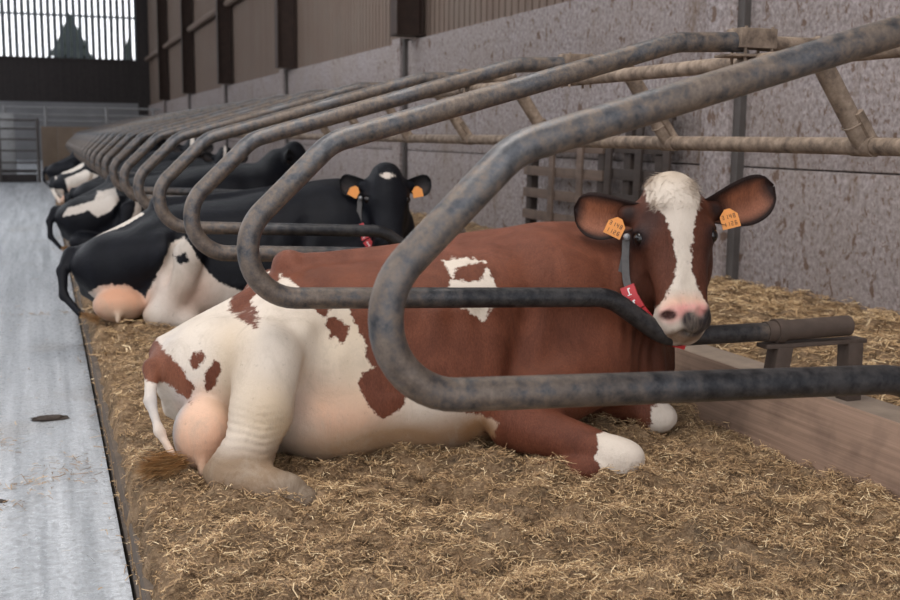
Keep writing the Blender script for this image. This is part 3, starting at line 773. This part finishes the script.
    for sd in (-1, 1):
        ev, ef, et, fr = ear_mesh(M, sd, L=opt.get('earL', .192)+(opt.get('earplus', 0) if sd > 0 else 0), wmax=opt.get('earW', .068), droop=opt.get('droop', (0.12, 0.12))[0 if sd < 0 else 1]); ears.append(fr)
        rim = np.clip((np.abs(et[:, 1])-0.5)/0.35, 0, 1); rim = np.maximum(rim, np.clip((et[:, 0]-0.78)/0.16, 0, 1)); rim = np.maximum(rim, np.clip((0.45-et[:, 0])/0.2, 0, 1)*np.clip((et[:, 1]+.5)/.5, 0, 1)); rim = np.where(et[:, 2] == 1, 1, rim)
        low = np.clip((0.2-et[:, 1])/1.2, 0, 1)
        inner = np.array(opt['earin'])[None, :]*(1-low[:, None])+np.array(opt['earin2'])[None, :]*low[:, None]
        c = inner*(1-rim[:, None])+np.array(opt['earrim'])[None, :]*rim[:, None]
        Vs.append(ev); Qs.append(ef+n0); pg.append(c); wh.append(c); mk.append(np.full(len(ev), -0.2)); n0 += len(ev); mats.append(np.zeros(len(ef), np.int32))
        bm = bmesh.new(); bmesh.ops.create_uvsphere(bm, u_segments=20, v_segments=14, radius=0.0215)
        bmesh.ops.triangulate(bm, faces=bm.faces)
        sv = np.array([v.co[:] for v in bm.verts])*np.array([0.9, 1, 1.0])+np.array([sd*.099, -.006, .009]); sv = sv@R_.T+hp
        sf = np.array([[f.verts[0].index, f.verts[1].index, f.verts[2].index, f.verts[2].index] for f in bm.faces]); bm.free()
        eye_f = sf[:, :3]+n0; n0 += len(sv); Vs.append(sv); pg.append(np.full((len(sv), 3), .01)); wh.append(np.full((len(sv), 3), .01)); mk.append(np.full(len(sv), -.2)); ears.append(eye_f)
    Vall = np.concatenate(Vs); Qall = np.concatenate(Qs); tris = np.concatenate([ears[1], ears[3]])
    me = bpy.data.meshes.new('body'); me.vertices.add(len(Vall)); me.vertices.foreach_set('co', Vall.astype(np.float32).ravel())
    li = np.concatenate([Qall.ravel(), tris.ravel()]).astype(np.int32); me.loops.add(len(li)); me.loops.foreach_set('vertex_index', li)
    npol = len(Qall)+len(tris); me.polygons.add(npol)
    ls = np.concatenate([np.arange(len(Qall))*4, len(Qall)*4+np.arange(len(tris))*3]).astype(np.int32); me.polygons.foreach_set('loop_start', ls)
    me.update(calc_edges=True)
    for nm, arr in (('pig', np.concatenate(pg)), ('whi', np.concatenate(wh))):
        at = me.attributes.new(nm, 'FLOAT_COLOR', 'POINT'); at.data.foreach_set('color', np.concatenate([np.clip(arr, 0, 1), np.ones((len(arr), 1))], 1).astype(np.float32).ravel())
    at = me.attributes.new('mask', 'FLOAT', 'POINT'); at.data.foreach_set('value', np.concatenate(mk).astype(np.float32))
    me.materials.append(MT['coat']); me.materials.append(MT['eye'])
    mi = np.zeros(npol, np.int32); mi[len(Qall):] = 1; me.polygons.foreach_set('material_index', mi)
    me.polygons.foreach_set('use_smooth', np.ones(npol, bool))
    o = bpy.data.objects.new('body', me); COL.objects.link(o); o.parent = t
    # ear tags
    if opt.get('tags', True):
        for sd, fr in ((-1, ears[0]), (1, ears[2])):
            base, a, bb, n = fr
            c = base+a*(0.066 if sd < 0 else .058)-bb*0.046+n*0.024; b = MB()
            w, hh = 0.026, 0.034
            tilt = -0.5 if sd < 0 else 0.2
            ca, sa = math.cos(tilt), math.sin(tilt)
            outline = [(-.30*w, hh*.95), (.30*w, hh*.95), (w, hh*.40), (w, -hh*.70), (-w, -hh*.70), (-w, hh*.40)]
            fa = []; bk = []
            for px, pz in outline:
                qx = px*ca-pz*sa; qz = px*sa+pz*ca
                base_p = c+np.array([qx, 0, qz])
                for off, lst in ((0.0035, fa), (-0.001, bk)):
                    lst.append(b.bm.verts.new(Vector(R_@(base_p+np.array([0, off, 0]))+hp)))
            b.bm.faces.new(fa[::-1]); b.bm.faces.new(bk)
            for i in range(6): b.bm.faces.new((fa[i], fa[(i+1) % 6], bk[(i+1) % 6], bk[i]))
            tg = b.build('ear_tag', MT['orange'], t, smooth=False)
            if opt.get('fine'):
                b = MB()
                SEG = {'0': 'abcdef', '1': 'bc', '3': 'abcdg', '4': 'bcfg', '6': 'acdefg', '8': 'abcdefg', '2': 'abdeg'}
                BOX = dict(a=(0, .0062, .0104, .012), d=(0, .0062, 0, .0016), g=(0, .0062, .0052, .0068), f=(0, .0016, .006, .012), e=(0, .0016, 0, .006), b=(.0046, .0062, .006, .012), c=(.0046, .0062, 0, .006))
                for txt, pz0 in (opt['tagtext'][0 if sd < 0 else 1]):
                    for i, chh in enumerate(txt):
                        px0 = -w*.80+i*(w*1.65/len(txt))
                        for sg in SEG[chh]:
                            x0, x1, z0, z1 = BOX[sg]; vs = []
                            for qx, qz in ((x0, z0), (x1, z0), (x1, z1), (x0, z1)):
                                ax_, az_ = px0+qx, pz0+qz; rx = ax_*ca-az_*sa; rz_ = ax_*sa+az_*ca
                                vs.append(b.bm.verts.new(Vector(R_@(c+np.array([rx, 0.0045, rz_]))+hp)))
                            b.bm.faces.new(vs[::-1])
                b.build('tag_print', MT['ink'], tg, smooth=False)
    # strands of hair
    def hair(nm, n, seedf, mat):
        Vh = []; Fh = []
        for i in range(n):
            p, d, L, w = seedf()
            sdv = np.cross(d, np.array([.3, .5, .8])*rng.normal(1, .4, 3)); sdv /= np.linalg.norm(sdv)+1e-9; k = len(Vh); g = rng.normal(0, .25, 3)*L*.4
            for j, q in enumerate((0, .5, 1)):
                c_ = p+d*L*q+g*q*q; ww = w*(1-q*.85); Vh += [c_-sdv*ww, c_+sdv*ww]
            Fh += [[k, k+1, k+3, k+2], [k+2, k+3, k+5, k+4]]
        obj_from(nm, np_mesh(nm, np.array(Vh), np.array(Fh)), mat, t)
    if opt.get('switch'):
        p0, p1, rr, mt = opt['switch']; p0 = np.array(p0); p1 = np.array(p1); ax_ = (p1-p0)/np.linalg.norm(p1-p0)
        def sf():
            q = rng.random(); pp = p0+(p1-p0)*q*.75+rng.normal(0, rr*.40*math.sin(math.pi*(0.12+.8*q)), 3); d = ax_+rng.normal(0, .22, 3); return pp, d/np.linalg.norm(d), rng.uniform(.03, .07), .0016
        hair('tail_switch', opt.get('nsw', 1500), sf, mt)
    if opt.get('tuft'):
        cand = np.where((hz > .085) & (hz < .225) & (hx > -.066) & (hx < .062) & (hy > -.075))[0]
        def sf():
            i = rng.choice(cand); q = H[i]; sw_ = math.sin(q[2]*55)*.5
            d = np.array([q[0]*9+sw_+rng.normal(0, .3), .22+rng.normal(0, .12), -.7+rng.normal(0, .3)]); d /= np.linalg.norm(d)
            return V[i]-R_@np.array([0, .002, 0]), R_@d, rng.uniform(.010, .028), .0011
        hair('poll_tuft', 2600, sf, MT['hairwhite'])
    # collar
    if opt.get('collar'):
        pts = opt['collar']; pv = [Vector(R_@np.array(q)+hp) for q in pts]
        outv = [Vector(R_@np.array((-.45+.06*i, .85, -.05*i))) for i in range(len(pts))]
        b = MB(); n = len(pv); prev = None; w = 0.012; sm = []
        for i in range(n-1):
            for k in range(8): sm.append((pv[i].lerp(pv[i+1], k/8), outv[i].lerp(outv[i+1], k/8)))
        sm.append((pv[-1], outv[-1]))
        pos = [q[0] for q in sm]
        for _ in range(6): pos = [pos[0]]+[(pos[i-1]+pos[i]*2+pos[i+1])/4 for i in range(1, len(pos)-1)]+[pos[-1]]
        ring = []
        for i in range(len(sm)):
            T = (pos[min(i+1, len(sm)-1)]-pos[max(i-1, 0)]).normalized(); nn = (sm[i][1]-T*sm[i][1].dot(T)).normalized(); s_ = T.cross(nn)
            ring.append((pos[i], T, nn, s_)); r4 = [b.bm.verts.new(pos[i]+s_*(w*q1)+nn*q2) for q1, q2 in ((-1, 0), (1, 0), (1, .004), (-1, .004))]
            if prev:
                for k in range(4): b.bm.faces.new((prev[k], prev[(k+1) % 4], r4[(k+1) % 4], r4[k]))
            prev = r4
        cl = b.build('collar', MT['strap'], t)
        if opt.get('knob'):   # second strand, slanting back to the neck, and the buckle knob
            q0 = Vector(R_@np.array(pts[0])+hp); b = MB(); o1 = Vector(R_@np.array((-.165, -.055, -.13))+hp); sx_ = Vector(R_@np.array((.010, 0, .002))); th_ = Vector(R_@np.array((0, .004, 0)))
            vv = [b.bm.verts.new(q) for q in (q0-sx_*.4, q0+sx_*.4, o1+sx_, o1-sx_, q0-sx_*.4-th_, q0+sx_*.4-th_, o1+sx_-th_, o1-sx_-th_)]
            for f in ((0, 1, 2, 3), (7, 6, 5, 4), (0, 4, 5, 1), (1, 5, 6, 2), (2, 6, 7, 3), (3, 7, 4, 0)): b.bm.faces.new([vv[i] for i in f])
            b.build('strap', MT['strap'], cl, smooth=False)
            b = MB(); bmesh.ops.create_uvsphere(b.bm, u_segments=14, v_segments=10, radius=.0115)
            for v in b.bm.verts: v.co = v.co+q0+Vector(R_@np.array((0, .012, .006)))
            b.build('knob', MT['galv'], cl)
        def at_len(s):
            acc = 0
            for i in range(1, len(pos)):
                d = (pos[i]-pos[i-1]).length
                if acc+d >= s: return i
                acc += d
            return len(pos)-1
        s0 = opt.get('tile0', .19)
        for k in range(opt.get('tiles', 3)):
            i = at_len(s0+k*0.046+0.023); p, T, nn, s_ = ring[i]
            b = MB(); vs = {}
            for aa in (-1, 1):
                for bb2 in (-1, 1):
                    for cc in (0, 1): vs[(aa, bb2, cc)] = b.bm.verts.new(p+T*(aa*.0205)+s_*(bb2*.0235)+nn*(.004+cc*.009))
            for f in (((-1, -1, 1), (1, -1, 1), (1, 1, 1), (-1, 1, 1)), ((-1, -1, 0), (-1, 1, 0), (1, 1, 0), (1, -1, 0)), ((-1, -1, 0), (1, -1, 0), (1, -1, 1), (-1, -1, 1)), ((-1, 1, 0), (-1, 1, 1), (1, 1, 1), (1, 1, 0)), ((-1, -1, 0), (-1, -1, 1), (-1, 1, 1), (-1, 1, 0)), ((1, -1, 0), (1, 1, 0), (1, 1, 1), (1, -1, 1))):
                b.bm.faces.new([vs[q] for q in f])
            bt = b.build('number_tile', MT['red'], cl, smooth=False)
            b = MB()   # the digit 1: stem, flag and foot
            for (t0, t1, s1, s2) in ((-.012, .012, -.0022, .0022), (-.012, -.0075, -.007, -.0022), (.0095, .012, -.007, .007)):
                b.bm.faces.new([b.bm.verts.new(p+T*q1+s_*q2+nn*.0138) for q1, q2 in ((t0, s1), (t1, s1), (t1, s2), (t0, s2))])
            b.build('digit', MT['whitepl'], bt, smooth=False)
    return t

# ---- the red and white cow in the foreground
OR = np.array([0.28, 3.35, 0.0])
def Q2(pts, dy=3.0):
    """photo-measured outline points on the cow's flank -> (x, z) in the cow's own side plane"""
    out = []
    for q in pts:
        u, v = q[:2]; yy_ = q[2] if len(q) > 2 else dy
        p = P(u, v, yy_)-OR; out.append((p[0], p[2]))
    return out
hp_ = P(678, 243, 2.93)-OR
yawc = math.atan2(-2.93, -1.80)
H1 = head_frame(hp_+np.array([0.03, 0.06, 0.003]), yawc+0.16, math.radians(13), math.radians(3.5), 1.12)
RED = (0.128, 0.042, 0.022)
red_white = [
    dict(p=Q2([(130, 330, 3.3), (160, 320, 3.3), (262, 270, 3.3), (300, 285, 3.12), (310, 296, 3.1), (314, 308, 3.05), (324, 318), (330, 322), (336, 318), (341, 308), (352, 303), (357, 316), (362, 330), (367, 345), (368, 362), (377, 367), (362, 373), (358, 385), (366, 405),
               (378, 418), (387, 414), (398, 404), (403, 391), (415, 396), (440, 404), (470, 410), (492, 412), (497, 450), (480, 470), (400, 520), (130, 520)])),
    dict(p=Q2([(440, 260, 3.2), (447, 277, 3.15), (455, 268, 3.15), (461, 262, 3.2), (478, 260, 3.2), (470, 257, 3.2), (452, 258, 3.2)])),
    dict(p=Q2([(450, 281, 3.1), (446, 297, 3.05), (463, 309, 3.05), (478, 320, 3.05), (486, 308, 3.05), (502, 300, 3.05), (493, 283, 3.1), (487, 268, 3.12), (481, 274, 3.12), (477, 281, 3.1)])),
]
red_dark = [
    dict(p=[(.925, -.2), (.925, .3), (1.4, .3), (1.4, -.2)], y1=-.375),
    dict(p=Q2([(229, 312), (236, 303), (246, 290), (256, 268), (300, 262), (276, 287), (270, 294), (258, 297), (253, 302), (250, 308), (240, 314)], 3.24)),
    dict(p=Q2([(140, 335, 3.2), (152, 347, 3.2), (162, 352, 3.1), (172, 360, 3.1), (182, 370, 3.05), (190, 382, 3.05), (200, 395, 3.0), (188, 400, 3.1), (170, 388, 3.1), (140, 375, 3.2)])),
    dict(p=Q2([(193, 371, 3.0), (197, 362, 3.0), (206, 357, 3.0), (211, 362, 3.0), (204, 369, 3.0), (197, 377, 3.0)])),
    dict(p=Q2([(211, 373, 3.0), (216, 363, 3.0), (223, 365, 3.0), (221, 378, 3.0), (216, 392, 3.0), (210, 397, 3.0), (206, 385, 3.0)])),
    dict(p=Q2([(331, 330), (334, 322), (341, 322), (348, 325), (354, 329), (351, 338), (344, 346), (339, 341), (333, 342), (335, 335)])),
]
blz = [(.22, -.07, .08), (.165, -.075, .072), (.11, -.075, .070), (.06, -.035, .05), (.0, -.018, .038), (-.05, -.014, .028), (-.11, -.022, .032), (-.15, -.038, .045), (-.18, -.06, .06), (-.20, -.085, .085), (-.225, -.2, .2), (-.31, -.2, .2)]
red_opt = dict(
    pig=RED, whi=(0.61, 0.53, 0.445), white=red_white, dark=red_dark, fine=True, tuft=True, earplus=.035, tagtext=((('3148', .004), ('1126', -.017)), (('3148', .004), ('1126', -.017))), blaze=blz,
    whiteballs=[((1.245, -.70, .07), (.10, .10, .10)), ((1.60, -.34, .05), (.09, .06, .08))],
    htint=[((0, .07, -.185), (.075, .05, .03), (.66, .42, .31), 1.0), ((.015, .07, -.205), (.06, .04, .022), (.66, .30, .26), 1.3), ((-.046, .075, -.214), (.034, .03, .026), (.60, .32, .27), 1.0), ((0, .03, -.275), (.07, .06, .022), (.20, .13, .085), 1.1),
           ((.012, .07, -.228), (.022, .04, .022), (.045, .036, .036), 1.8), ((.035, .06, -.247), (.036, .04, .024), (.045, .036, .036), 1.8), ((.075, .045, -.225), (.026, .05, .032), (.03, .025, .025), 1.8), ((0, -.02, .17), (.06, .06, .06), (.46, .36, .26), .6),
           ((-.046, .075, -.214), (.020, .03, .012), (.05, .02, .018), 2.2), ((.028, .055, -.262), (.04, .04, .016), (.05, .04, .036), 1.5)],
    hpig=[((0, -.03, -.05), (.16, .12, .26), (.066, .023, .013), 1.0), ((-.108, .0, .01), (.036, .06, .034), (.018, .011, .011), 1.3), ((.108, .0, .01), (.036, .06, .034), (.018, .011, .011), 1.3), ((-.118, -.06, .085), (.035, .05, .035), (.02, .010, .008), 1.2), ((.118, -.06, .085), (.035, .05, .035), (.02, .010, .008), 1.2), ((-.078, .02, .055), (.05, .06, .05), (.040, .026, .024), .6), ((.085, .0, -.06), (.045, .06, .12), (.035, .014, .010), .9),  # first tint: darker brown face, with shade from above put into its colour
          ((0, -.12, -.1), (.10, .08, .14), (.055, .02, .013), .9)],
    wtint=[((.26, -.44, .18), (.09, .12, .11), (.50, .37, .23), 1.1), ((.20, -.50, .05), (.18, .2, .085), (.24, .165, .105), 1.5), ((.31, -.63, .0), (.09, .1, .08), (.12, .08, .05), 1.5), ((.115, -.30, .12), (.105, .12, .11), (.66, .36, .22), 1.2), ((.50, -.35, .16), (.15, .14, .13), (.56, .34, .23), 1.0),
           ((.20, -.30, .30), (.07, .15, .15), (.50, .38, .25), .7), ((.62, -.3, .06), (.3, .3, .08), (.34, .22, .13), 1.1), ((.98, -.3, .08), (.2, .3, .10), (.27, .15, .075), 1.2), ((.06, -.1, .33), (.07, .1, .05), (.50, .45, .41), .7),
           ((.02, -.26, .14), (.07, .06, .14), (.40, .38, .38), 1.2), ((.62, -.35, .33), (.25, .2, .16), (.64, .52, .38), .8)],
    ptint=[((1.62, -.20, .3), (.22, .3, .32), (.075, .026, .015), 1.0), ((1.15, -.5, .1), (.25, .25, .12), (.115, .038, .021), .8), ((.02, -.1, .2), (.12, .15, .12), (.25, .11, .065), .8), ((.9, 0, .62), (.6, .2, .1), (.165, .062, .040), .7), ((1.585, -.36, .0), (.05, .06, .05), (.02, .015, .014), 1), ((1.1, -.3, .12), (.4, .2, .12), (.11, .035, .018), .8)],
    earin=(0.17, 0.058, 0.026), earin2=(0.31, 0.135, 0.085), earrim=(0.018, 0.009, 0.007), droop=(0.10, 0.17),
    tail=[[((.03, -.06, .295), .034), ((-.012, -.16, .285), .024), ((-.028, -.25, .21), .015), ((-.012, -.32, .14), .0125), ((.022, -.36, .075), .011)]],
    switch=((.05, -.38, .065), (-.05, -.38, .055), .034, MT['hairgold']),
    collar=[(-.134, -.035, .012), (-.139, -.04, -.045), (-.140, -.04, -.10), (-.132, -.03, -.145), (-.112, -.02, -.19), (-.080, -.015, -.236), (-.04, -.015, -.268), (.01, -.02, -.284), (.04, -.03, -.285)],
    tile0=.142, tiles=6, knob=True,
)
cow('cow', 'red and white dairy cow lying in the foreground, white blazed face turned to the viewer', OR, 0, 1.0, 0.0075, H1, red_opt)

# ---- the black and white cows behind
BLK = (0.0055, 0.006, 0.0085)
def black_opt(**k):
    d = dict(pig=BLK, whi=(0.62, 0.55, 0.48), white=[], dark=[], earin=(.02, .018, .018), earin2=(.05, .035, .03), earrim=(.008, .008, .009), folds=False, udder=((.20, -.26, .09), (.125, .11, .085)), leg_out=0.15, leg_dx=.21, earL=.15, earW=.055,
             wtint=[((.20, -.30, .10), (.15, .12, .11), (.56, .30, .19), 1.2), ((.20, -.45, .04), (.14, .2, .07), (.38, .29, .21), .8), ((.5, -.35, .15), (.14, .14, .13), (.55, .38, .30), .8)],
             ptint=[], tail=[[((-.005, -.04, .31), .042), ((-.05, -.10, .24), .026), ((-.05, -.16, .13), .021), ((.02, -.24, .05), .018)]], switch=((.02, -.24, .05), (.10, -.34, .03), .03, MT['hairgold']), nsw=300)
    d.update(k); return d
leg_white = [(.30, -.1), (.30, .10), (.35, .20), (.43, .38), (.50, .41), (.56, .30), (.64, .20), (.84, .12), (.88, .0), (.9, -.1)]
H2 = head_frame((1.50, -.34, .57), math.atan2(-5.6, -1.75)+.12, math.radians(10), 0.0, 1.0)
cow('cow', 'black cow with white hind leg and red collar, lying right behind the red cow', (0.12, 5.98, 0.0), 0.0, 1.06, 0.012, H2,
    black_opt(white=[dict(p=leg_white), dict(p=[(.05, .0), (.05, .13), (.12, .19), (.24, .19), (.32, .12), (.32, .0)], y1=-.15), dict(p=[(.12, .345), (.20, .385), (.30, .445), (.34, .50), (.30, .60), (.10, .45)], y0=-.06, y1=.3)],
              dark=[dict(p=[(.44, .33), (.49, .35), (.51, .31), (.46, .29)])], tuft=False, blaze=None,
              whiteballs=[(tuple(H2[0]@np.array([-.005, .055, .125])+H2[1]), (.036, .03, .018))],
              collar=red_opt['collar'], tile0=.12, tiles=3, knob=True))
H3 = head_frame((1.86, .05, .62), math.radians(-20), math.radians(-10), 0)
cow('cow', 'black cow with a white patch on the rump, third along the row', (0.08, 9.35, 0.0), 0.0, 1.06, 0.014, H3,
    black_opt(white=[dict(p=[(.04, .28), (.07, .34), (.26, .40), (.30, .46), (.42, .49), (.44, .40), (.36, .32), (.28, .28), (.22, .33), (.14, .30)]), dict(p=[(.5, .2), (.56, .42), (.60, .4), (.58, .2)])], tags=False))
H4 = head_frame((1.62, -.34, .62), math.atan2(-14, -1.9), math.radians(10), 0)
cow('cow', 'black and white cow with a broad white hind leg, fourth along the row', (0.12, 15.4, 0.0), 0.0, 1.08, 0.016, H4,
    black_opt(white=[dict(p=[(.14, -.1), (.16, .15), (.12, .33), (.36, .44), (.52, .36), (.62, .20), (.60, .0), (.5, -.1)]), dict(p=[(.02, .30), (.04, .38), (.20, .40), (.34, .47), (.36, .52), (.2, .47), (.0, .42)]),
              dict(p=[(-.2, .05), (-.2, .22), (.1, .2), (.1, .0)], y1=-.1)], tags=False, tail=[[((-.005, -.04, .31), .042), ((-.04, -.12, .24), .026), ((.0, -.2, .15), .024), ((.06, -.3, .05), .03)]], blaze=[(.2, -.02, .02), (0, -.03, .03), (-.15, -.05, .05), (-.2, -.2, .2), (-.3, -.2, .2)]))
H5 = head_frame((1.80, .0, .62), math.radians(-10), 0, 0)
cow('cow', 'mostly black cow lying farthest away near the end of the stall row', (0.05, 20.1, 0.0), 0.0, 1.08, 0.018, H5, black_opt(white=[], tags=False))
# a calm cow of the next stall whose dark back shows behind the third divider
H6 = head_frame((1.62, -.34, .60), math.atan2(-11, -1.9), math.radians(5), 0)
cow('cow', 'black cow with pink muzzle, seen only through the far divider loops', (0.30, 12.9, 0.0), 0.0, 1.0, 0.016, H6, black_opt(white=[], tags=False, htint=[((0, .05, -.22), (.07, .05, .05), (.6, .35, .28), 1)], blaze=[(.2, -.01, .01), (0, -.02, .02), (-.12, -.03, .03), (-.18, -.1, .1), (-.2, -.2, .2), (-.3, -.2, .2)]))
